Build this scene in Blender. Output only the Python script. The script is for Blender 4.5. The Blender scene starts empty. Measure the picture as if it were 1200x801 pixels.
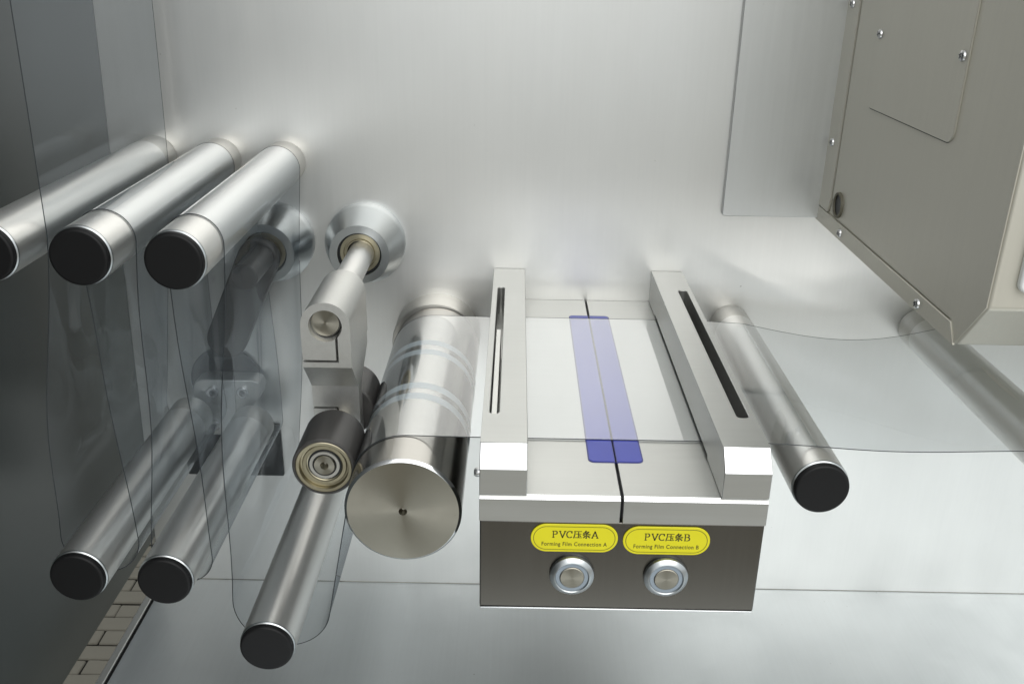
import bpy, bmesh, math, random
from mathutils import Vector, Matrix
random.seed(7)
PI = math.pi
scene = bpy.context.scene
C = scene.collection

# ------------------------------------------------------------------ camera
F_PX, PITCH, YAW, ROLL = 1093.568, 0.395903, -0.000994, 0.017884
fw = Vector((math.sin(YAW)*math.cos(PITCH), math.cos(YAW)*math.cos(PITCH), -math.sin(PITCH)))
rt = Vector((math.cos(YAW), -math.sin(YAW), 0)); up = rt.cross(fw)
rt2 = rt*math.cos(ROLL) + up*math.sin(ROLL); up2 = -rt*math.sin(ROLL) + up*math.cos(ROLL)
cam = bpy.data.cameras.new('camera'); camo = bpy.data.objects.new('camera', cam); C.objects.link(camo)
m = Matrix((rt2, up2, -fw)).transposed().to_4x4(); m.translation = Vector((0, -1, 0))
camo.matrix_world = m
cam.sensor_width = 36; cam.lens = F_PX/1200*36; cam.clip_start = .01; cam.clip_end = 60
scene.camera = camo

# ------------------------------------------------------------------ light
w = bpy.data.worlds.new('World'); scene.world = w; w.use_nodes = True
bg = w.node_tree.nodes['Background']; bg.inputs[0].default_value = (.865, .905, .915, 1); bg.inputs[1].default_value = .95
def area(name, loc, target, sx, sy, power, col):
    l = bpy.data.lights.new(name, 'AREA'); l.shape = 'RECTANGLE'; l.size = sx; l.size_y = sy; l.energy = power; l.color = col
    o = bpy.data.objects.new(name, l); C.objects.link(o); o.location = loc
    o.rotation_euler = (Vector(target)-Vector(loc)).to_track_quat('-Z', 'Y').to_euler()
    return o
area('skylight_lamp', (1.0, -3.6, 2.5), (.3, -.3, -.5), 5.0, 3.6, 118, (1, .975, .94))
scene.view_settings.view_transform = 'Standard'; scene.view_settings.look = 'None'
scene.view_settings.exposure = .14; scene.view_settings.gamma = 1; scene.view_settings.use_curve_mapping = False
scene.cycles.max_bounces = 10; scene.cycles.transparent_max_bounces = 40; scene.cycles.glossy_bounces = 6
scene.cycles.use_denoising = True
scene.cycles.sample_clamp_indirect = 6

# ------------------------------------------------------------------ materials
def mat(name): 
    m = bpy.data.materials.new(name); m.use_nodes = True
    return m, m.node_tree, m.node_tree.nodes['Principled BSDF']
def nd(nt, t, **k):
    n = nt.nodes.new(t)
    for a, v in k.items(): setattr(n, a, v)
    return n
def noise(nt, scale, stretch=(1, 1, 1), detail=4, rough=.55):
    tc = nd(nt, 'ShaderNodeTexCoord'); mp = nd(nt, 'ShaderNodeMapping'); mp.inputs['Scale'].default_value = stretch
    n = nd(nt, 'ShaderNodeTexNoise'); n.inputs['Scale'].default_value = scale; n.inputs['Detail'].default_value = detail
    n.inputs['Roughness'].default_value = rough
    nt.links.new(tc.outputs['Object'], mp.inputs[0]); nt.links.new(mp.outputs[0], n.inputs['Vector'])
    return n.outputs['Fac']
def maprange(nt, s, a, b, lo=.3, hi=.7):
    r = nd(nt, 'ShaderNodeMapRange'); r.inputs[1].default_value = lo; r.inputs[2].default_value = hi
    r.inputs[3].default_value = a; r.inputs[4].default_value = b; nt.links.new(s, r.inputs[0]); return r.outputs[0]
def mixcol(nt, s, a, b):
    x = nd(nt, 'ShaderNodeMix', data_type='RGBA'); nt.links.new(s, x.inputs[0])
    x.inputs[6].default_value = (*a, 1); x.inputs[7].default_value = (*b, 1); return x.outputs[2]
def bump(nt, b, s, strength, dist=.0004):
    n = nd(nt, 'ShaderNodeBump'); n.inputs['Strength'].default_value = strength; n.inputs['Distance'].default_value = dist
    nt.links.new(s, n.inputs['Height']); nt.links.new(n.outputs[0], b.inputs['Normal'])
def metal(name, col, rough, metallic=1, stretch=(1, 1, 1), scale=60, var=.06, rvar=.08, aniso=0, axis=None, bmp=0, smudge=True, dist=.0004):
    m, nt, b = mat(name)
    f = noise(nt, scale, stretch, 5, .6)
    c2 = tuple(max(0, c*(1-var)) for c in col); c1 = tuple(min(1, c*(1+var)) for c in col)
    nt.links.new(mixcol(nt, maprange(nt, f, 0, 1), c2, c1), b.inputs['Base Color'])
    b.inputs['Metallic'].default_value = metallic
    g = noise(nt, 9, (1, 1, 1), 4) if smudge else f
    a = nd(nt, 'ShaderNodeMath', operation='ADD'); a.use_clamp = True
    nt.links.new(maprange(nt, f, -rvar/2, rvar/2), a.inputs[0]); nt.links.new(maprange(nt, g, rough-rvar/2, rough+rvar/2), a.inputs[1])
    nt.links.new(a.outputs[0], b.inputs['Roughness'])
    if aniso:
        b.inputs['Anisotropic'].default_value = aniso
        t = nd(nt, 'ShaderNodeTangent', direction_type='RADIAL', axis=axis or 'Z'); nt.links.new(t.outputs[0], b.inputs['Tangent'])
    if bmp: bump(nt, b, f, bmp, dist)
    return m
def weather(m, speck=.86):
    nt = m.node_tree; b = nt.nodes['Principled BSDF']
    src = b.inputs['Base Color'].links[0].from_socket; rs = b.inputs['Roughness'].links[0].from_socket
    sp = maprange(nt, noise(nt, 150, (1, 1, 1), 1), 0, 1, speck-.07, speck)
    x = nd(nt, 'ShaderNodeMix', data_type='RGBA', blend_type='MULTIPLY'); nt.links.new(sp, x.inputs[0]); nt.links.new(src, x.inputs[6]); x.inputs[7].default_value = (.45, .43, .40, 1)
    sm = maprange(nt, noise(nt, 5, (1, 1, .45), 6, .65), .96, 1.03)
    y = nd(nt, 'ShaderNodeMix', data_type='RGBA', blend_type='MULTIPLY'); y.inputs[0].default_value = 1; nt.links.new(x.outputs[2], y.inputs[6]); nt.links.new(sm, y.inputs[7])
    nt.links.new(y.outputs[2], b.inputs['Base Color'])
    sr = maprange(nt, noise(nt, 14, (1, 1, .3), 7, .7), -.035, .035)
    a = nd(nt, 'ShaderNodeMath', operation='ADD'); nt.links.new(rs, a.inputs[0]); nt.links.new(sr, a.inputs[1]); nt.links.new(a.outputs[0], b.inputs['Roughness'])
def plain(name, col, rough, metallic=0, spec=.5):
    m, nt, b = mat(name); b.inputs['Roughness'].default_value = rough
    f = noise(nt, 25, (1, 1, 1), 4)
    nt.links.new(mixcol(nt, maprange(nt, f, 0, 1), tuple(c*.97 for c in col), tuple(min(1, c*1.03) for c in col)), b.inputs['Base Color'])
    b.inputs['Metallic'].default_value = metallic; b.inputs['Specular IOR Level'].default_value = spec
    return m
M = {}
M['wall'] = metal('bead_blasted_stainless', (.755, .755, .735), .36, .86, (1, 1, .02), 260, .012, .03, aniso=.35, axis='Z')
M['tray'] = metal('tray_stainless', (.63, .665, .68), .42, .85, (1, .02, 1), 260, .02, .05)
M['cover'] = metal('cover_sheet_stainless', (.64, .65, .64), .42, .85, (1, 1, .03), 240, .02, .05)
M['roller'] = metal('satin_roller_steel', (.71, .705, .685), .34, .90, (1, .02, 1), 160, .01, .015, smudge=False)
for k in ('wall', 'tray', 'cover'): weather(M[k])
M['collar'] = metal('collar_steel', (.56, .55, .52), .36, 1, (.02, 1, .02), 220, .05, .06)
M['bright'] = metal('bright_chamfer_steel', (.74, .755, .77), .16, 1, (1, 1, 1), 80, .02, .04)
M['cap'] = plain('black_rubber', (.006, .006, .0065), .5, 0, .28)
M['rubber'] = metal('worn_black_rubber', (.050, .048, .046), .42, 0, (1, .15, 1), 60, .3, .15)
M['main'] = metal('ground_roller_steel', (.46, .445, .42), .19, 1, (.02, 1, .02), 300, .03, .03)
M['turned'] = metal('lathe_turned_steel', (.33, .315, .27), .30, 1, (1, 1, 1), 60, .03, .04, aniso=.95, axis='Y')
M['band'] = metal('blue_grey_band', (.50, .56, .59), .55, .3, (1, 1, 1), 60, .05, .05)
M['alu'] = metal('satin_aluminium', (.66, .66, .64), .38, .9, (1, .03, 1), 200, .03, .06)
M['plate'] = metal('plate_aluminium', (.51, .515, .50), .35, .9, (.03, 1, 1), 200, .03, .06)
M['arm'] = metal('cast_arm_aluminium', (.60, .60, .58), .42, .85, (1, 1, 1), 300, .04, .06)
M['flange'] = metal('flange_steel', (.50, .525, .535), .30, 1, (.02, 1, .02), 160, .015, .012, smudge=False)
M['panel'] = metal('dark_brushed_stainless', (.145, .138, .125), .25, 1, (1, 1, .02), 320, .02, .03)
M['brass'] = metal('brassy_bearing', (.42, .385, .28), .34, 1, (1, 1, 1), 60, .1, .1)
M['grommet'] = plain('tan_grommet', (.13, .12, .085), .5)
M['dark'] = plain('blackened_steel', (.020, .022, .024), .38, .3)
M['slit'] = plain('dark_gap', (.008, .008, .012), .6)
M['box'] = metal('satin_grey_cabinet', (.60, .58, .51), .40, .5, (1, 1, .04), 220, .02, .04)
M['screw'] = metal('zinc_screw', (.62, .62, .62), .22, 1, (1, 1, 1), 80, .05, .05)
M['door'] = plain('smoked_grey_panel', (.042, .049, .047), .32)
M['yellow'] = plain('yellow_label', (.72, .66, .012), .42)
M['ink'] = plain('dark_ink', (.06, .055, .01), .5)
M['blue'] = plain('blue_strip', (.030, .048, .40), .30)
M['bluedark'] = plain('blue_edge', (.02, .025, .20), .35)
M['ring'] = plain('translucent_ring', (.27, .32, .37), .35)
M['white'] = plain('white_bezel', (.72, .74, .73), .3)
M['screen'] = plain('screen_glass', (.55, .66, .70), .1)
M['brick'] = plain('paving_brick', (.125, .115, .092), .9)
M['sand'] = plain('joint_sand', (.05, .046, .04), .95)
M['joint'] = plain('paving_sheet', (.30, .285, .25), .9)

def film_material():
    m, nt, b = mat('clear_pvc_film'); nt.nodes.remove(b)
    out = nt.nodes['Material Output']
    tr = nd(nt, 'ShaderNodeBsdfTransparent'); tr.inputs[0].default_value = (.93, .95, .965, 1)
    gl = nd(nt, 'ShaderNodeBsdfGlossy'); gl.inputs['Roughness'].default_value = .05; gl.inputs[0].default_value = (1, 1, 1, 1)
    df = nd(nt, 'ShaderNodeBsdfDiffuse'); df.inputs[0].default_value = (.82, .83, .83, 1)
    lw = nd(nt, 'ShaderNodeFresnel'); lw.inputs[0].default_value = 1.53
    geo = nd(nt, 'ShaderNodeNewGeometry')
    # same reflectance from either face of the thin sheet (two surfaces)
    ior = nd(nt, 'ShaderNodeMix'); ior.inputs[2].default_value = 1.53; ior.inputs[3].default_value = 1/1.53
    nt.links.new(geo.outputs['Backfacing'], ior.inputs[0]); nt.links.new(ior.outputs[0], lw.inputs[0])
    dbl = nd(nt, 'ShaderNodeMath', operation='MULTIPLY'); dbl.inputs[1].default_value = 1.6; dbl.use_clamp = True
    nt.links.new(lw.outputs[0], dbl.inputs[0])
    # reflection put into the colour by tilt: boosted where flat, dimmed blue where hanging
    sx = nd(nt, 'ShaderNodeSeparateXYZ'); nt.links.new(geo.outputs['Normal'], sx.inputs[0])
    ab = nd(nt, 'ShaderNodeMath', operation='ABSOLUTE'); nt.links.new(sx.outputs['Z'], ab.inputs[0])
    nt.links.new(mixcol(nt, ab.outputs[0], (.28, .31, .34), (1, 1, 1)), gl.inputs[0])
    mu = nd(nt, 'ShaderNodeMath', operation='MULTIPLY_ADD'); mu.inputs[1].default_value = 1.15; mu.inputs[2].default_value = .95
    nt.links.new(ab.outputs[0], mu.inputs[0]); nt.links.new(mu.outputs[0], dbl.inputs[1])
    m1 = nd(nt, 'ShaderNodeMixShader'); m1.inputs[0].default_value = .022
    nt.links.new(tr.outputs[0], m1.inputs[1]); nt.links.new(df.outputs[0], m1.inputs[2])
    m2 = nd(nt, 'ShaderNodeMixShader'); nt.links.new(dbl.outputs[0], m2.inputs[0])
    nt.links.new(m1.outputs[0], m2.inputs[1]); nt.links.new(gl.outputs[0], m2.inputs[2])
    nt.links.new(m2.outputs[0], out.inputs[0])
    return m
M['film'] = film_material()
M['film_edge'] = plain('film_edge', (.025, .03, .035), .5)

# ------------------------------------------------------------------ mesh helpers
def root_of(o):
    while o.parent: o = o.parent
    return o
def finish(bm, name, m, parent=None, bevel=0, segs=2, smooth=True, mats=None):
    bmesh.ops.recalc_face_normals(bm, faces=bm.faces)
    me = bpy.data.meshes.new(name); 
    if parent: bmesh.ops.translate(bm, verts=bm.verts, vec=-Vector(root_of(parent).location))
    bm.to_mesh(me); bm.free()
    for mm in (mats or [m]): me.materials.append(mm)
    if smooth and not bevel:
        for p in me.polygons: p.use_smooth = True
        me.set_sharp_from_angle(angle=math.radians(32))
    o = bpy.data.objects.new(name, me); C.objects.link(o)
    if parent: o.parent = parent
    if bevel:
        for p in me.polygons: p.use_smooth = True
        me.set_sharp_from_angle(angle=math.radians(32))
        md = o.modifiers.new('bevel', 'BEVEL'); md.width = bevel; md.segments = segs; md.limit_method = 'ANGLE'; md.angle_limit = math.radians(35)
        md.harden_normals = False
    return o
def box(bm, x0, x1, y0, y1, z0, z1):
    v = [bm.verts.new((x, y, z)) for x in (x0, x1) for y in (y0, y1) for z in (z0, z1)]
    for f in ((0, 1, 3, 2), (4, 6, 7, 5), (0, 4, 5, 1), (2, 3, 7, 6), (0, 2, 6, 4), (1, 5, 7, 3)): bm.faces.new([v[i] for i in f])
def prism(bm, pts, a, b, axis):
    """polygon pts extruded between a and b along axis ('X': pts=(y,z); 'Y': pts=(x,z); 'Z': pts=(x,y))"""
    def P(p, t): return {'X': (t, p[0], p[1]), 'Y': (p[0], t, p[1]), 'Z': (p[0], p[1], t)}[axis]
    A = [bm.verts.new(P(p, a)) for p in pts]; B = [bm.verts.new(P(p, b)) for p in pts]
    bm.faces.new(A); bm.faces.new(list(reversed(B))); n = len(pts)
    for i in range(n): bm.faces.new((A[i], B[i], B[(i+1) % n], A[(i+1) % n]))
def lathe(bm, prof, cx, cz, axis='Y', n=72, base=(0, 0, 0)):
    """prof = [(r, t)] revolved about an axis through (cx, cz); t is the coordinate along the axis"""
    rings = []
    for r, t in prof:
        if r < 1e-6:
            rings.append([bm.verts.new((cx, t, cz) if axis == 'Y' else (t, cx, cz))])
        else:
            ring = []
            for k in range(n):
                a = 2*PI*k/n
                ring.append(bm.verts.new((cx+r*math.cos(a), t, cz+r*math.sin(a)) if axis == 'Y' else (t, cx+r*math.cos(a), cz+r*math.sin(a))))
            rings.append(ring)
    for A, B in zip(rings, rings[1:]):
        if len(A) == 1 and len(B) == 1: continue
        for k in range(n):
            l = (k+1) % n
            if len(A) == 1: bm.faces.new((A[0], B[k], B[l]))
            elif len(B) == 1: bm.faces.new((A[k], B[0], A[l]))
            else: bm.faces.new((A[k], B[k], B[l], A[l]))
def tag(o, label=None, cat=None, group=None, kind=None):
    if label: o['label'] = label
    if cat: o['category'] = cat
    if group: o['group'] = group
    if kind: o['kind'] = kind
    return o
def thing(name, loc, label, cat, group=None):
    o = bpy.data.objects.new(name, None); C.objects.link(o); o.location = loc; o.empty_display_size = .02
    return tag(o, label, cat, group)
def part(name, m, parent, build, **k):
    bm = bmesh.new(); build(bm); return finish(bm, name, m, parent, **k)
def rounded(x0, x1, z0, z1, r, seg=8, corners=(1, 1, 1, 1)):
    pts = []
    for (cx, cz, a0, on, px, pz) in ((x1-r, z1-r, 0, corners[0], x1, z1), (x0+r, z1-r, 90, corners[1], x0, z1), (x0+r, z0+r, 180, corners[2], x0, z0), (x1-r, z0+r, 270, corners[3], x1, z0)):
        if on:
            for i in range(seg+1):
                a = math.radians(a0+90*i/seg); pts.append((cx+r*math.cos(a), cz+r*math.sin(a)))
        else: pts.append((px, pz))
    return pts
def boolean(o, cutters, op='DIFFERENCE'):
    for c in cutters:
        md = o.modifiers.new('cut', 'BOOLEAN'); md.operation = op; md.object = c; md.solver = 'EXACT'
    dg = bpy.context.evaluated_depsgraph_get(); dg.update()
    me = bpy.data.meshes.new_from_object(o.evaluated_get(dg)); mats = list(o.data.materials)
    o.modifiers.clear(); o.data = me; me.materials.clear()
    for mm in mats: me.materials.append(mm)
    for p in me.polygons: p.use_smooth = True
    me.set_sharp_from_angle(angle=math.radians(32))
    for c in cutters: bpy.data.objects.remove(c)
def cutter(build):
    bm = bmesh.new(); build(bm); return finish(bm, 'cutter', M['dark'], None)
def copy_tree(o, parent=None):
    c = o.copy(); C.objects.link(c)
    if parent: c.parent = parent
    for ch in list(o.children): copy_tree(ch, c)
    return c

# ------------------------------------------------------------------ setting
def wall_build(bm):
    prism(bm, [(-.412, .55), (-.4545, -.7597), (1.2, -.7597), (1.2, .55)], 0, .004, 'Y')
tag(part('wall', M['wall'], None, wall_build, bevel=.0008, segs=1), kind='structure')
def floor_build(bm):
    box(bm, -.4455, 1.2, -.80, -.0002, -.764, -.760)
fl = tag(part('floor', M['tray'], None, floor_build), kind='structure')
def lip(bm): box(bm, -.4575, -.4485, -.80, -.0012, -.7700, -.7570)
part('edge_strip', M['alu'], fl, lip, bevel=.0008)
def seal(bm): box(bm, -.4483, -.4457, -.80, -.0012, -.768, -.7590)
part('rubber_seal', M['cap'], fl, seal)
GZ = -1.5
gr = tag(part('ground', M['joint'], None, lambda bm: box(bm, -8, 8, -8, 8, GZ-.06, GZ-.012)), kind='structure')
bmb = bmesh.new(); box(bmb, -.0735, .0735, -.0230, .0230, -.008, .0)
brick_me = None
BW, BH = .150, .0490
part('joint_sand', M['sand'], gr, lambda bm: box(bm, -1.35, -.55, .1, 1.5, GZ-.0119, GZ-.009))
for j in range(23):
    for i in range(6):
        x = -1.33 + i*BW + (BW/2 if j % 2 else 0) + .0; y = .16 + j*BH
        if brick_me is None:
            b0 = finish(bmb, 'brick', M['brick'], None, bevel=.004); brick_me = b0.data; o = b0
        else:
            o = b0.copy(); C.objects.link(o)
        o.parent = gr; o.location = (x+random.uniform(-.002, .002), y+random.uniform(-.0015, .0015), GZ+random.uniform(-.002, .002))
        o.rotation_euler = (random.uniform(-.01, .01), random.uniform(-.01, .01), random.uniform(-.015, .015))

sd = part('side_door', M['door'], None, lambda bm: box(bm, -.512, -.500, -1.25, .45, -.770, .75), bevel=.002)
tag(sd, 'dark smoked grey door panel along the left edge beside the film loops', 'door')
cp = part('cover_panel', M['cover'], None, lambda bm: prism(bm, rounded(.2255, .345, -.262, .52, .003, 4), -.0007, -.0065, 'Y'), bevel=.0008)
tag(cp, 'thin flat steel cover sheet raised on the wall left of the control box', 'panel')

# ------------------------------------------------------------------ guide rollers
def make_roller(R, y0, y1, collar, label, group):
    t = thing('guide_roller', (0, 0, 0), label, 'roller', group)
    part('tube', M['roller'], t, lambda bm: lathe(bm, [(R*.8, y0-collar), (R, y0-collar), (R, y1+.0024)], 0, 0, n=96))
    part('collar', M['collar'], t, lambda bm: lathe(bm, [(.010, y0), (R-.0016, y0), (R-.0006, y0-.0004), (R-.0002, y0-.0014), (R-.0002, y0-collar+.0009), (R-.0012, y0-collar+.0004), (R-.0012, y0-collar)], 0, 0, n=96))
    part('end_ring', M['flange'], t, lambda bm: lathe(bm, [(R-.0001, y1+.0024), (R-.0001, y1+.0010), (R-.0012, y1), (R-.004, y1)], 0, 0, n=96))
    if y0 < -.02: part('axle_stub', M['collar'], t, lambda bm: lathe(bm, [(.011, -.0303), (.011, -.042), (.004, -.042)], 0, 0, n=40))
    r = R-.0010
    part('end_cap', M['cap'], t, lambda bm: lathe(bm, [(r, y1+.002), (r, y1-.0030), (r-.0003, y1-.0040), (r-.0008, y1-.0047), (r-.0015, y1-.0051), (r-.0022, y1-.0052), (r-.0030, y1-.0052), (r*.6, y1-.0052), (r*.08, y1-.0052), (0, y1-.0052)], 0, 0, n=96))
    return t
RU, RL = .0228, .0242
g = 'guide rollers standing out of the machine wall'
u3 = make_roller(RU, 0, -.3465, .033, 'upper guide roller nearest the clamp arm, wrapped in film, black end cap', g); u3.location = (-.2489, 0, -.2130)
u2 = copy_tree(u3); u2.location = (-.3180, 0, -.2110); u2['label'] = 'upper guide roller in the middle of the top row of three'
u1 = copy_tree(u3); u1.location = (-.3868, 0, -.2095); u1['label'] = 'upper guide roller at the left picture edge, its cap cut off by the frame'
l2 = make_roller(RL, -.040, -.331, .030, 'lower guide roller on the right side of the three-screw plate, brownish black cap', g); l2.location = (-.2990, 0, -.5095)
l1 = make_roller(RL, -.040, -.3405, .030, 'lower guide roller at far left bottom, on the left side of the three-screw plate', g); l1.location = (-.3690, 0, -.5000)
l3 = make_roller(RL, 0, -.350, .030, 'lowest guide roller, hanging below the rubber nip roller and bare of any plate', g); l3.location = (-.2100, 0, -.5635)
r1 = make_roller(RU, 0, -.3545, .033, 'guide roller directly right of the film splicing table, black cap in full view', g); r1.location = (.2480, 0, -.3900)
r2 = copy_tree(r1); r2.location = (.4650, 0, -.3900); r2['label'] = 'guide roller under the control box, running out of the right picture edge'

# ------------------------------------------------------------------ three-screw plate and dark shapes on the left
K1 = 1 - .030
bp = thing('bracket_plate', (-.34*K1, 0, -.51*K1), 'light grey bracket plate with three socket screws carrying two lower rollers', 'bracket')
PL = [(-.3800, -.4860), (-.3765, -.4770), (-.3690, -.4735), (-.3080, -.4735), (-.3005, -.4770), (-.2975, -.4850), (-.3010, -.4960), (-.3340, -.5400), (-.3430, -.5470), (-.3750, -.5475), (-.3800, -.5420)]
PL = [(x*K1, z*K1) for x, z in PL]
part('plate', M['alu'], bp, lambda bm: prism(bm, PL, -.0062, -.0300, 'Y'), bevel=.0012)
sp = None
for x, z in ((-.3560, -.4890), (-.3205, -.4885), (-.3585, -.5335)):
    if sp is None:
        bm = bmesh.new(); lathe(bm, [(.0068, 0), (.0068, -.0035), (.0060, -.0042), (.0036, -.0042), (.0034, -.0012), (0, -.0012)], 0, 0, n=24)
        sp = o = finish(bm, 'screw', M['screw'], None)
        so_ = finish((lambda b: (lathe(b, [(0, -.0014), (.0033, -.0014), (.0033, -.0013)], 0, 0, n=6), b)[1])(bmesh.new()), 'hex_socket', M['dark'], None); so_.parent = sp
    else:
        o = sp.copy(); C.objects.link(o); h = so_.copy(); C.objects.link(h); h.parent = o
    o.parent = bp; o.location = Vector((x*K1, -.0300, z*K1)) - Vector(bp.location)
dd = part('bearing_disc', M['dark'], None, lambda bm: lathe(bm, [(0, -.0008), (.0415, -.0008), (.0415, -.0045), (.040, -.0055), (0, -.0055)], -.337, -.4720, n=72))
tag(dd, 'round black disc on the wall behind the top of the bracket plate', 'disc')
so = part('black_rect', M['dark'], None, lambda bm: prism(bm, rounded(-.3970, -.2790, -.6010, -.5300, .002, 3), -.0008, -.0035, 'Y'), bevel=.0005)  # thin black rectangle laid flat on the wall
tag(so, 'flat black rectangle on the wall between and below the two lower rollers', 'cover')

# ------------------------------------------------------------------ pivot flanges
def make_flange(label):
    t = thing('bearing_flange', (0, 0, 0), label, 'flange', 'conical bearing flanges on the wall')
    part('housing', M['flange'], t, lambda bm: lathe(bm, [(.044, 0), (.044, -.012), (.0432, -.014), (.0325, -.0485), (.0318, -.0500), (.0236, -.0500), (.0232, -.047), (.0232, -.040)], 0, 0, n=96))
    part('snap_ring', M['dark'], t, lambda bm: lathe(bm, [(.0232, -.044), (.0212, -.044), (.0212, -.040)], 0, 0, n=64))
    part('bearing', M['brass'], t, lambda bm: lathe(bm, [(.0212, -.0448), (.0176, -.0448), (.0172, -.0425), (.0155, -.0425), (.0150, -.0445), (.0138, -.0445), (.0138, -.030)], 0, 0, n=64))
    return t
f1 = make_flange('conical steel bearing flange at the root of the clamp arm shaft'); f1.location = (-.165, 0, -.300)
f2 = copy_tree(f1); f2['label'] = 'conical bearing flange seen dimly through the hanging film'; f2.location = (-.2660, 0, -.3005)
sa = thing('dark_arm', (-.266, -.04, -.30), 'dark arm shape and stub shaft behind the hanging film', 'arm')  # guessed solid form for the dark shapes behind the film
part('shaft', M['rubber'], sa, lambda bm: lathe(bm, [(0, -.030), (.0132, -.030), (.0132, -.128), (.0122, -.129), (0, -.129)], -.266, -.3005, n=48))
def sarm(bm):
    a, b, r = Vector((-.270, -.303)), Vector((-.312, -.3950)), .0215
    d = b-a; base = math.atan2(d.x, -d.y)      # angle of the side normal
    pts = [(a.x+r*math.cos(base+PI*i/14), a.y+r*math.sin(base+PI*i/14)) for i in range(15)]
    pts += [(b.x+r*math.cos(base+PI+PI*i/14), b.y+r*math.sin(base+PI+PI*i/14)) for i in range(15)]
    prism(bm, pts, -.0515, -.0640, 'Y')
part('arm', M['rubber'], sa, sarm, bevel=.0015)

# ------------------------------------------------------------------ clamp arm with nip roller
AX, AZ = -.162, -.300
ca = thing('clamp_arm', (AX, -.2, AZ), 'satin aluminium clamp arm split at the bore and bolted on its round shaft', 'arm')
def arm_build(bm):
    x0, x1, r = AX-.0215, AX+.0215, .0215
    pts = [(AX+r*math.cos(math.radians(a)), AZ+r*math.sin(math.radians(a))) for a in range(0, 181, 6)]
    pts += [(x0, -.339), (x1, -.339)]
    prism(bm, pts, -.165, -.255, 'Y')
arm = part('arm', M['arm'], ca, arm_build)
low = cutter(lambda bm: prism(bm, [(-.1700, -.320), (-.254999, -.320), (-.254999, -.3389), (-.228, -.3695), (-.228, -.432), (-.2110, -.432), (-.2110, -.3725), (-.1700, -.350)], AX-.02145, AX+.02145-.0, 'X'))
loc = Vector(ca.location)
low.location = -loc
boolean_list = []
md = arm.modifiers.new('u', 'BOOLEAN'); md.operation = 'UNION'; md.object = low; md.solver = 'EXACT'
cuts = [lambda bm: lathe(bm, [(0, -.270), (.0145, -.270), (.0145, -.1), (0, -.1)], AX, AZ, n=64),
        lambda bm: box(bm, AX-.03, -.1518, -.27, -.232, -.3342, -.3320),
        lambda bm: box(bm, -.1540, -.1518, -.27, -.232, -.3342, AZ-.010),
        lambda bm: box(bm, -.1835, -.1600, -.24, -.215, -.3930, -.3910),
        lambda bm: box(bm, -.1618, -.1600, -.24, -.215, -.4100, -.3910)]
cs = []
for f in cuts:
    c = cutter(f); c.location = -loc; cs.append(c)
for c in cs:
    md = arm.modifiers.new('c', 'BOOLEAN'); md.operation = 'DIFFERENCE'; md.object = c; md.solver = 'EXACT'
# evaluate with the arm temporarily at the same offset as its cutters
arm.parent = None; arm.location = (0, 0, 0)
dg = bpy.context.evaluated_depsgraph_get(); dg.update()
me = bpy.data.meshes.new_from_object(arm.evaluated_get(dg)); arm.modifiers.clear(); arm.data = me
me.materials.clear(); me.materials.append(M['arm'])
for p in me.polygons: p.use_smooth = True
me.set_sharp_from_angle(angle=math.radians(32))
arm.parent = ca
bvm = arm.modifiers.new('bevel', 'BEVEL'); bvm.width = .0009; bvm.segments = 2; bvm.limit_method = 'ANGLE'; bvm.angle_limit = math.radians(40)
for c in cs+[low]: bpy.data.objects.remove(c)
part('shaft', M['roller'], ca, lambda bm: lathe(bm, [(.0134, -.030), (.0134, -.2455), (.0126, -.2466)], AX-.0015, AZ, n=64))
part('shaft_end', M['turned'], ca, lambda bm: lathe(bm, [(.0128, -.2462), (.0122, -.2470), (.0012, -.2470), (.0006, -.2462), (0, -.2462)], AX-.0015, AZ, n=64))

NX, NZ, NR = -.1576, -.4036, .0268
nr = thing('nip_roller', (NX, -.2, NZ), 'black rubber nip roller with an open bearing end pressed against the big roller', 'roller')
part('rubber_sleeve', M['rubber'], nr, lambda bm: lathe(bm, [(.012, -.2605), (NR-.001, -.2605), (NR, -.2615), (NR, -.3150), (NR-.0012, -.3165), (NR-.0026, -.3165), (NR-.0026, -.3125)], NX, NZ, n=96))
part('rubber_sleeve', M['rubber'], nr, lambda bm: lathe(bm, [(0, -.1600), (NR-.001, -.1600), (NR, -.1610), (NR, -.2090), (NR-.0012, -.2100), (.008, -.2100)], NX, NZ, n=96))
part('core_tube', M['brass'], nr, lambda bm: lathe(bm, [(NR-.0027, -.3105), (NR-.0027, -.3159), (NR-.0034, -.3163), (NR-.0058, -.3161), (NR-.0062, -.3153), (NR-.0064, -.3115), (NR-.0078, -.3113), (NR-.0080, -.3085)], NX, NZ, n=96))
part('bearing', M['brass'], nr, lambda bm: lathe(bm, [(NR-.0080, -.3117), (NR-.0085, -.3123), (NR-.0112, -.3123), (NR-.0115, -.3115), (NR-.0125, -.3110), (NR-.0127, -.3085)], NX, NZ, n=96))
part('snap_ring', M['dark'], nr, lambda bm: lathe(bm, [(NR-.0125, -.3112), (NR-.0140, -.3112), (NR-.0140, -.3085)], NX, NZ, n=64))
part('inner_ring', M['collar'], nr, lambda bm: lathe(bm, [(NR-.0140, -.3085), (NR-.0140, -.3123), (NR-.0165, -.3123), (NR-.0166, -.3115)], NX, NZ, n=64))
part('snap_ring', M['dark'], nr, lambda bm: lathe(bm, [(NR-.0165, -.3116), (NR-.0176, -.3116), (NR-.0176, -.3085)], NX, NZ, n=64))
part('axle', M['turned'], nr, lambda bm: lathe(bm, [(NR-.0176, -.200), (NR-.0176, -.3125), (NR-.0182, -.3133), (.0036, -.3133), (.0033, -.3127), (.0010, -.3085), (0, -.3080)], NX, NZ, n=64))

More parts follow.
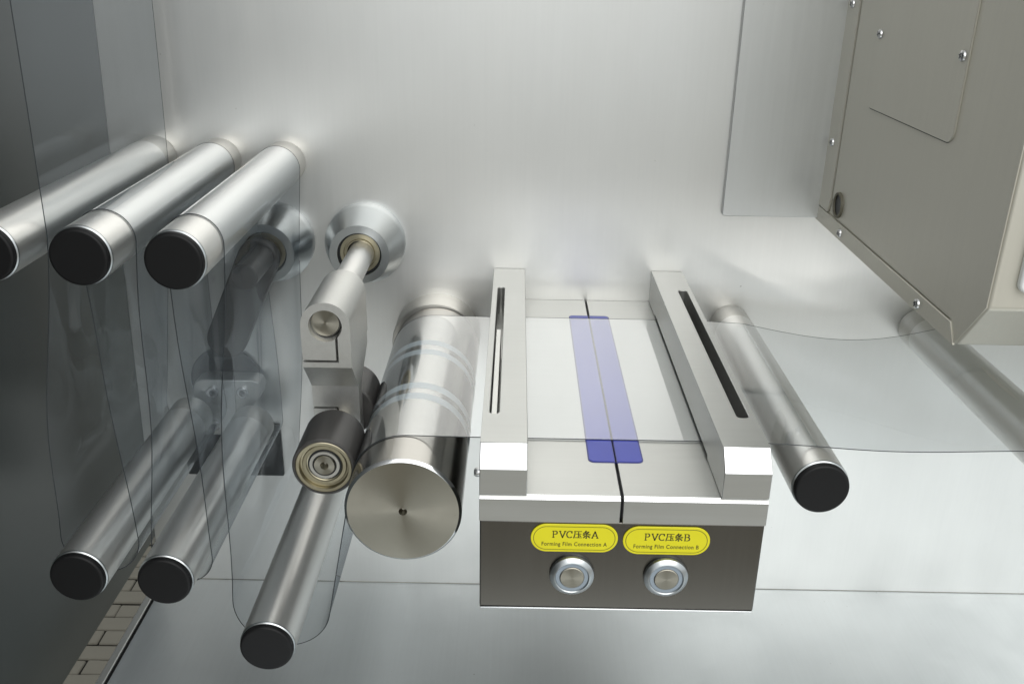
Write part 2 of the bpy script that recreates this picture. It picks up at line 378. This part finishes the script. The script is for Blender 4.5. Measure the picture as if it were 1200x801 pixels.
# ------------------------------------------------------------------ big film roller
MX, MZ, MR, ML = -.0848, -.4108, .0468, -.3690
mr = thing('drive_roller', (MX, 0, MZ), 'big ground steel drive roller with a turned end face left of the table', 'roller')
part('barrel', M['main'], mr, lambda bm: lathe(bm, [(.03, -.036), (MR, -.036), (MR, ML+.0014), (MR-.0004, ML+.001)], MX, MZ, n=128))
part('collar', M['collar'], mr, lambda bm: lathe(bm, [(.049, 0), (.049, -.030), (.048, -.034), (.04, -.0345)], MX-.002, MZ+.002, n=96))
part('edge_chamfer', M['bright'], mr, lambda bm: lathe(bm, [(MR, ML+.0014), (MR-.0018, ML-.0006), (MR-.0024, ML-.0008)], MX, MZ, n=128))
part('end_face', M['turned'], mr, lambda bm: lathe(bm, [(MR-.0023, ML-.0008), (.0034, ML-.0008), (.0026, ML+.001), (.0012, ML+.004), (0, ML+.0045)], MX, MZ, n=128))
for y in (-.134, -.1575, -.2345, -.2560):
    part('band', M['band'], mr, lambda bm: lathe(bm, [(MR-.001, y+.0056), (MR+.00025, y+.0056), (MR+.00025, y-.0056), (MR-.001, y-.0056)], MX, MZ, n=128))

# ------------------------------------------------------------------ splicing table
XL, XR, ZP, ZB, YF = -.0224, .1885, -.3649, -.3285, -.4175
XS, GAP = .0819, .0011
tb = thing('splicing_table', (.083, 0, -.4636), 'film splicing table with a dark front panel, two push buttons and yellow labels', 'table')
part('body', M['panel'], tb, lambda bm: box(bm, XL+.0004, XR-.0004, YF+.0012, -.0004, -.4640, -.3866), bevel=.0010)
part('bottom_edge', M['bright'], tb, lambda bm: box(bm, XL+.0006, XR-.0006, YF+.0004, YF+.012, -.4655, -.4641), bevel=.0004)
def topplate(x0, x1):
    def f(bm):
        prism(bm, [(-.0004, -.3864), (-.0004, ZP), (YF+.0022, ZP), (YF, ZP-.0022), (YF, -.3864)], x0, x1, 'X')
    return f
part('top_plate', M['plate'], tb, topplate(XL, XS-GAP), bevel=.0003, segs=1)
part('top_plate', M['plate'], tb, topplate(XS+GAP, XR), bevel=.0003, segs=1)
for x0, x1 in ((XL, XS-GAP), (XS+GAP, XR)):
    part('bright_edge', M['bright'], tb, lambda bm: prism(bm, [(YF+.0026, ZP+.0003), (YF-.0002, ZP-.0024), (YF+.0010, ZP-.0024), (YF+.0026, ZP-.0010)], x0+.0002, x1-.0002, 'X'))
part('gap_liner', M['slit'], tb, lambda bm: box(bm, XS-GAP+.00005, XS+GAP-.00005, YF+.006, -.001, -.3862, ZP-.004))
def strip(x0, x1, z0, z1, cor): 
    return lambda bm: prism(bm, rounded(x0, x1, -.3665, -.0497, .005, 6, cor), z0, z1, 'Z')
for x0, x1, cor in ((.0603, XS-GAP+.0006, (0, 1, 1, 0)), (XS+GAP-.0006, .1036, (1, 0, 0, 1))):
    o = part('blue_strip', M['bluedark'], tb, strip(x0, x1, ZP-.001, ZP+.00035, cor))
    d = .0012
    part('strip_face', M['blue'], o, lambda bm: prism(bm, rounded(x0+(d if cor[1] else .0007), x1-(d if cor[0] else .0007), -.3665+d, -.0497-d, .004, 6, cor), ZP+.0002, ZP+.0006, 'Z'))
part('side_screw', M['screw'], tb, lambda bm: lathe(bm, [(0, XL-.0046), (.0024, XL-.0046), (.0034, XL-.0030), (.0034, XL+.0002)], -.400, -.3555, axis='X', n=24))

def make_bar(x0, x1, label, sx0, sx1, insert):
    t = thing('press_bar', ((x0+x1)/2, 0, ZP), label, 'bar', 'slotted press bars on the splicing table')
    o = part('bar', M['plate'], t, lambda bm: prism(bm, [(-.0006, ZP+.0006), (-.0006, ZB), (-.4035, ZB), (YF+.0006, ZB-.0146), (YF+.0006, ZP+.0006)], x0, x1, 'X'))
    o.parent = None; o.location = t.location
    def c1(bm):
        prism(bm, rounded(sx0, sx1, -.3572, -.0640, .0034, 6), ZB-.030, ZB+.01, 'Z')
    c2 = cutter(lambda bm: box(bm, x0-.01, x1+.01, -.3585, -.0500, ZP-.002, ZP+.0034))
    boolean(o, [cutter(c1), c2])
    o.location = (0, 0, 0); o.parent = t
    md = o.modifiers.new('bevel', 'BEVEL'); md.width = .0006; md.segments = 2; md.limit_method = 'ANGLE'; md.angle_limit = math.radians(30)
    if insert: part('slot_insert', M['alu'], t, lambda bm: box(bm, sx0+.0011, sx1-.0016, -.3540, -.1750, ZB-.026, ZB-.0035), bevel=.0005)
    part('slot_floor', M['alu'] if insert else M['rubber'], t, lambda bm: box(bm, sx0-.0015, sx1+.0015, -.3580, -.0600, ZB-.0315, ZB-.0295))  # black colour on the right slot floor stands in for shade down there
    part('end_bevel', M['bright'], t, lambda bm: prism(bm, [(-.4039, ZB-.0001), (YF+.0002, ZB-.0142), (YF+.0016, ZB-.0146), (-.4043, ZB-.0016)], x0+.0006, x1-.0006, 'X'))
    return t
make_bar(XL, .0122, 'slotted press bar on the left of the table beside the big roller', -.0170, -.0096, True)
make_bar(XR-.0346, XR, 'slotted press bar on the right of the table beside the black-capped roller',   .1742, .1834, False)

# buttons
def make_button(x, z):
    o = part('push_button', M['flange'], tb, lambda bm: lathe(bm, [(.0165, YF+.001), (.0170, YF-.0005), (.0165, YF-.0022), (.0140, YF-.0042), (.0130, YF-.0046), (.0124, YF-.0040), (.0122, YF-.0025)], x, z, n=72))
    part('light_ring', M['ring'], o, lambda bm: lathe(bm, [(.0124, YF-.002), (.0122, YF-.0034), (.0094, YF-.0036), (.0092, YF-.002)], x, z, n=72))
    part('button_face', M['turned'], o, lambda bm: lathe(bm, [(.0093, YF-.003), (.0092, YF-.0040), (.0086, YF-.0044), (0, YF-.0044)], x, z, n=72))
make_button(.0476, -.4326); make_button(.1185, -.4327)

# labels ---------------------------------------------------------------
def stroke(bm, pts, wd, ox, oz, sx, sz, y):
    """a flat pen stroke; wd = (horizontal-move thickness, vertical-move thickness) in units of the glyph"""
    for (a, b) in zip(pts, pts[1:]):
        ax, az, bx, bz = ox+a[0]*sx, oz+a[1]*sz, ox+b[0]*sx, oz+b[1]*sz
        dx, dz = bx-ax, bz-az; L = math.hypot(dx, dz) or 1e-9; ux, uz = dx/L, dz/L
        t = (wd[0]*abs(ux) + wd[1]*abs(uz))*sz/2; e = t*.6
        p = [(ax-ux*e-uz*t, az-uz*e+ux*t), (bx+ux*e-uz*t, bz+uz*e+ux*t), (bx+ux*e+uz*t, bz+uz*e-ux*t), (ax-ux*e+uz*t, az-uz*e-ux*t)]
        y -= .0000004
        bm.faces.new([bm.verts.new((q[0], y, q[1])) for q in p])
def arc(cx, cz, rx, rz, a0, a1, n=10): return [(cx+rx*math.cos(math.radians(a0+(a1-a0)*i/n)), cz+rz*math.sin(math.radians(a0+(a1-a0)*i/n))) for i in range(n+1)]
GL = {
 'P': [[(.22, 0), (.22, 1)], [(.05, 0), (.42, 0)], [(.05, 1), (.5, 1)], arc(.5, .75, .32, .25, 90, -90), [(.5, .5), (.22, .5)]],
 'V': [[(.12, 1), (.5, 0)], [(.5, 0), (.86, 1)], [(0, 1), (.3, 1)], [(.7, 1), (1, 1)]],
 'C': [arc(.52, .5, .42, .5, 50, 310, 18), [(.82, .98), (.82, .7)]],
 'A': [[(.1, 0), (.5, 1)], [(.5, 1), (.88, 0)], [(.25, .34), (.74, .34)], [(0, 0), (.26, 0)], [(.7, 0), (1, 0)]],
 'B': [[(.2, 0), (.2, 1)], [(.05, 0), (.5, 0)], [(.05, 1), (.46, 1)], arc(.46, .77, .28, .23, 90, -90), arc(.5, .27, .34, .27, 90, -90), [(.2, .53), (.46, .53)]],
 'ya': [[(.08, .95), (.98, .95)], [(.16, .95), (.15, .5), (.02, -.04)], [(.3, .58), (.92, .58)], [(.6, .84), (.6, .04)], [(.2, .03), (1.0, .03)], [(.74, .36), (.86, .24)]],
 'tiao': [[(.42, 1.04), (.28, .82), (.1, .66)], [(.36, .9), (.76, .9)], [(.76, .9), (.5, .62), (.05, .46)], [(.36, .78), (.6, .6), (.98, .5)], [(.12, .34), (.9, .34)], [(.5, .5), (.5, -.05), (.4, .0)], [(.34, .24), (.12, .04)], [(.66, .24), (.9, .04)]],
}
def make_label(cx, cz, letter):
    y = YF+.0012
    hw, hh = .0323, .0121
    lp = part('label_plate', M['yellow'], tb, lambda bm: prism(bm, rounded(cx-hw, cx+hw, cz-hh, cz+hh, hh-.0002, 14), y-.0001, y-.0012, 'Y'), bevel=.0003, segs=1)
    lp['label'] = 'yellow label reading PVC压条%s Forming Film Connection %s' % (letter, letter)
    yt = y-.0013
    def ring(bm):
        o = rounded(cx-hw+.0019, cx+hw-.0019, cz-hh+.0019, cz+hh-.0019, hh-.0021, 14); d = .00042
        i = rounded(cx-hw+.0019+d, cx+hw-.0019-d, cz-hh+.0019+d, cz+hh-.0019-d, hh-.0021-d, 14)
        A = [bm.verts.new((p[0], yt, p[1])) for p in o]; B = [bm.verts.new((p[0], yt, p[1])) for p in i]
        for k in range(len(A)): bm.faces.new((A[k], A[(k+1) % len(A)], B[(k+1) % len(A)], B[k]))
    part('border_line', M['ink'], lp, ring, smooth=False)
    def big(bm):
        x = cx-.0166; h = .0056; z = cz+.0006
        for ch, adv, wg in (('P', .0051, .0046), ('V', .0053, .0054), ('C', .0056, .0052), ('ya', .0066, .0060), ('tiao', .0066, .0060), (letter, .0053, .0052)):
            cjk = len(ch) > 1
            for s in GL[ch]: stroke(bm, s, (.085, .15) if not cjk else (.10, .13), x, z, wg, h*(1.05 if cjk else 1), yt)
            x += adv
    part('lettering', M['ink'], lp, big, smooth=False)
    cu = bpy.data.curves.new('caption', 'FONT'); cu.body = 'Forming Film Connection '+letter; cu.size = .0046; cu.align_x = 'CENTER'; cu.offset = .00007; cu.space_character = 1.12
    to = bpy.data.objects.new('caption', cu); C.objects.link(to)
    dg = bpy.context.evaluated_depsgraph_get(); dg.update()
    me = bpy.data.meshes.new_from_object(to.evaluated_get(dg)); bpy.data.objects.remove(to)
    wx = max(v.co.x for v in me.vertices)-min(v.co.x for v in me.vertices); k = .0485/wx
    for v in me.vertices: v.co = Vector((cx+v.co.x*k, yt, cz-.0066+v.co.y*k*1.25)) - Vector(tb.location)
    me.materials.clear(); me.materials.append(M['ink'])
    t2 = bpy.data.objects.new('caption', me); C.objects.link(t2); t2.parent = lp
make_label(.0482, -.4001, 'A'); make_label(.1166, -.4010, 'B')

# ------------------------------------------------------------------ control box
BX = .3299
cb = thing('control_box', (BX+.2, 0, -.2657), 'warm grey enamelled control box with screwed access panel at upper right', 'box')
part('body', M['box'], cb, lambda bm: prism(bm, [(-.0006, .5), (-.0006, -.2640), (-.3535, -.2660), (-.3872, -.2250), (-.3915, .5)], BX+.0016, .80, 'X'), bevel=.002)
def sidep(bm):
    prism(bm, [(-.0425, .49), (-.0425, -.2290), (-.0450, -.2335), (-.0560, -.2400), (-.0700, -.2478), (-.3400, -.2504), (-.3528, -.2650), (-.3866, -.2245), (-.3907, .49)], BX+.0014, BX+.0003, 'X')
spn = part('side_sheet', M['box'], cb, sidep, bevel=.0004, segs=1)
part('flange_strip', M['box'], cb, lambda bm: prism(bm, [(-.0010, .49), (-.0010, -.2475), (-.0350, -.2480), (-.0400, -.2330), (-.0400, .49)], BX+.0014, BX-.0008, 'X'), bevel=.0004, segs=1)
part('flange_strip', M['box'], cb, lambda bm: prism(bm, [(-.0010, -.2487), (-.0010, -.2645), (-.3530, -.2664), (-.3425, -.2514)], BX+.0014, BX-.0008, 'X'), bevel=.0004, segs=1)
part('access_panel', M['box'], cb, lambda bm: prism(bm, rounded(-.2890, -.1020, -.1290, .30, .010, 6, (1, 1, 1, 1)), BX+.0005, BX-.0014, 'X'), bevel=.0004, segs=1)
part('panel_shade_line', M['slit'], cb, lambda bm: prism(bm, rounded(-.2870, -.1006, -.1300, .301, .010, 6, (1, 1, 1, 1)), BX+.0004, BX-.0001, 'X'))  # dark sheet stands in for the shadow line at the access panel's edge
part('cable_hole', M['dark'], cb, lambda bm: lathe(bm, [(0, BX-.0006), (.0105, BX-.0006), (.0105, BX+.0006)], -.0655, -.2330, axis='X', n=40))
part('grommet', M['grommet'], cb, lambda bm: lathe(bm, [(.0105, BX-.0004), (.0106, BX-.0022), (.0128, BX-.0022), (.0132, BX+.0004)], -.0655, -.2330, axis='X', n=40))
s0 = None
for y, z, x in ((-.0205, -.042, BX-.0008), (-.0205, -.1776, BX-.0008), (-.0826, -.2574, BX-.0008), (-.2834, -.2592, BX-.0008), (-.1091, -.0635, BX-.0016), (-.2810, -.0655, BX-.0016)):
    bm = bmesh.new(); lathe(bm, [(0, -.0024), (.0024, -.0024), (.0040, -.0014), (.0044, 0)], 0, 0, axis='X', n=20)
    if s0 is None:
        s0 = finish(bm, 'screw', M['screw'], None); o = s0
        cr = finish((lambda b: (box(b, -.0026, -.0023, -.0022, .0022, -.0004, .0004), box(b, -.00262, -.0023, -.0004, .0004, -.0022, .0022), b)[2])(bmesh.new()), 'cross_slot', M['dark'], None)
        cr.parent = o
    else:
        bm.free(); o = s0.copy(); C.objects.link(o); c2 = cr.copy(); C.objects.link(c2); c2.parent = o
    o.parent = cb; o.location = Vector((x, y, z)) - Vector(cb.location); o.rotation_euler = (random.uniform(0, 1.5), 0, 0)
fb = part('screen_bezel', M['white'], cb, lambda bm: prism(bm, rounded(.3468, .60, -.2110, .05, .006, 6), -.3870, -.3930, 'Y'), bevel=.0015)
part('screen', M['screen'], fb, lambda bm: prism(bm, rounded(.3515, .595, -.2060, .045, .004, 6), -.3925, -.3936, 'Y'), bevel=.0003, segs=1)

# ------------------------------------------------------------------ the film web
def tangent(c1, r1, s1, c2, r2, s2):
    D = Vector(c2)-Vector(c1); L = D.length; ph = math.atan2(D.y, D.x)
    th = ph + math.asin(max(-1, min(1, (s2*r2-s1*r1)/L))); n = Vector((-math.sin(th), math.cos(th)))
    return Vector(c1)+n*(s1*r1), Vector(c2)+n*(s2*r2)
e = .0006
ZF = ZP+.0010
nodes = [((-.3555, .42), 0, 1), ((-.3868, -.2095), RU+e, 1), ((-.3655, -.4897), .0345, -1), ((-.318, -.211), RU+e, 1), ((-.2940, -.5069), .0270, -1),
         ((-.2489, -.2130), RU+e, 1), ((-.2035, -.5443), .0440, -1), ((MX, MZ), MR+e, 1), ((-.030, ZF), 0, 1), ((.196, ZF), 0, 1), ((.248, -.390), RU+e, 1), ((.465, -.390), RU+e, 1), ((.80, -.372), 0, 1)]
path = []   # (x, z, segment, t)
segs = [tangent(a[0], a[1], a[2], b[0], b[1], b[2]) for a, b in zip(nodes, nodes[1:])]
for i, (p, q) in enumerate(segs):
    n = 14
    for k in range(n+1): path.append((*(p.lerp(q, k/n)), i, k/n))
    if i+1 < len(segs) and nodes[i+1][1] > 0:
        c, r, s = nodes[i+1]; a0 = math.atan2(q.y-c[1], q.x-c[0]); nx = segs[i+1][0]; a1 = math.atan2(nx.y-c[1], nx.x-c[0])
        da = (a1-a0) % (2*PI)
        if s > 0: da = da-2*PI if da > 1e-6 else da
        if abs(da) > 1.9*PI: da = 0
        kn = max(1, int(abs(da)/.09))
        for k in range(1, kn): a = a0+da*k/kn; path.append((c[0]+r*math.cos(a), c[1]+r*math.sin(a), -1, 0))
NY = 33
s_acc = [0]
for a, b in zip(path, path[1:]): s_acc.append(s_acc[-1]+math.hypot(b[0]-a[0], b[1]-a[1]))
i_u3 = max(i for i, p in enumerate(path) if p[2] == 4); i_m = min(i for i, p in enumerate(path) if p[2] == 7)
def yrange(i):
    f = min(1, max(0, (s_acc[i]-s_acc[i_u3])/(s_acc[i_m]-s_acc[i_u3])))
    return -.031-.029*f, -.302-.029*f
fb_ = bmesh.new(); grid = []
for i, (x, z, sg, t) in enumerate(path):
    y0, y1 = yrange(i); row = []
    for j in range(NY):
        v = j/(NY-1); y = y0+(y1-y0)*v; dx = dz = 0
        if sg in (10,): dz = -(.0135*(1-v)**1.6+.0030)*math.sin(PI*t)+.0022*math.sin(2*PI*t)*(1-v)-.0055*math.sin(PI*v)*math.sin(PI*t)-.0020*math.sin(2*PI*v+.6)*math.sin(2*PI*t)
        if sg in (1, 2, 3, 4, 5): dx = .0035*math.sin(PI*t)**2*math.sin(3.1*v+1.7*sg) + .0026*math.sin(PI*t)*math.sin(11*v+2*sg+5*t) + .0006*math.sin(PI*t)*math.sin(26*v+3*sg+2*t)
        if sg == 1: dx -= .003*math.sin(PI*t)**2*v
        if sg == 0: dx = .006*math.sin(2.2*v+.5)*math.sin(PI*t)
        row.append(fb_.verts.new((x+dx, y, z+dz)))
    grid.append(row)
edgeA = [r[0].co.copy() for r in grid]; edgeB = [r[-1].co.copy() for r in grid]
for a, b in zip(grid, grid[1:]):
    for j in range(NY-1): fb_.faces.new((a[j], a[j+1], b[j+1], b[j]))
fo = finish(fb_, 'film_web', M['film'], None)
for p in fo.data.polygons: p.use_smooth = True
tag(fo, 'clear plastic film looped over the guide rollers and across the splicing table', 'film')
def edge_strip(bm, pts, r):
    rings = []
    for i, p in enumerate(pts):
        d = (pts[min(i+1, len(pts)-1)]-pts[max(i-1, 0)]).normalized(); n1 = Vector((0, 1, 0)); n2 = d.cross(n1)
        rings.append([bm.verts.new(p+n1*r*a+n2*r*b) for a, b in ((1, 0), (0, 1), (-1, 0), (0, -1))])
    for A, B in zip(rings, rings[1:]):
        for k in range(4): bm.faces.new((A[k], A[(k+1) % 4], B[(k+1) % 4], B[k]))
part('film_edge', M['film_edge'], fo, lambda bm: edge_strip(bm, edgeB, .00042))
part('film_edge', M['film_edge'], fo, lambda bm: edge_strip(bm, edgeA, .00024))
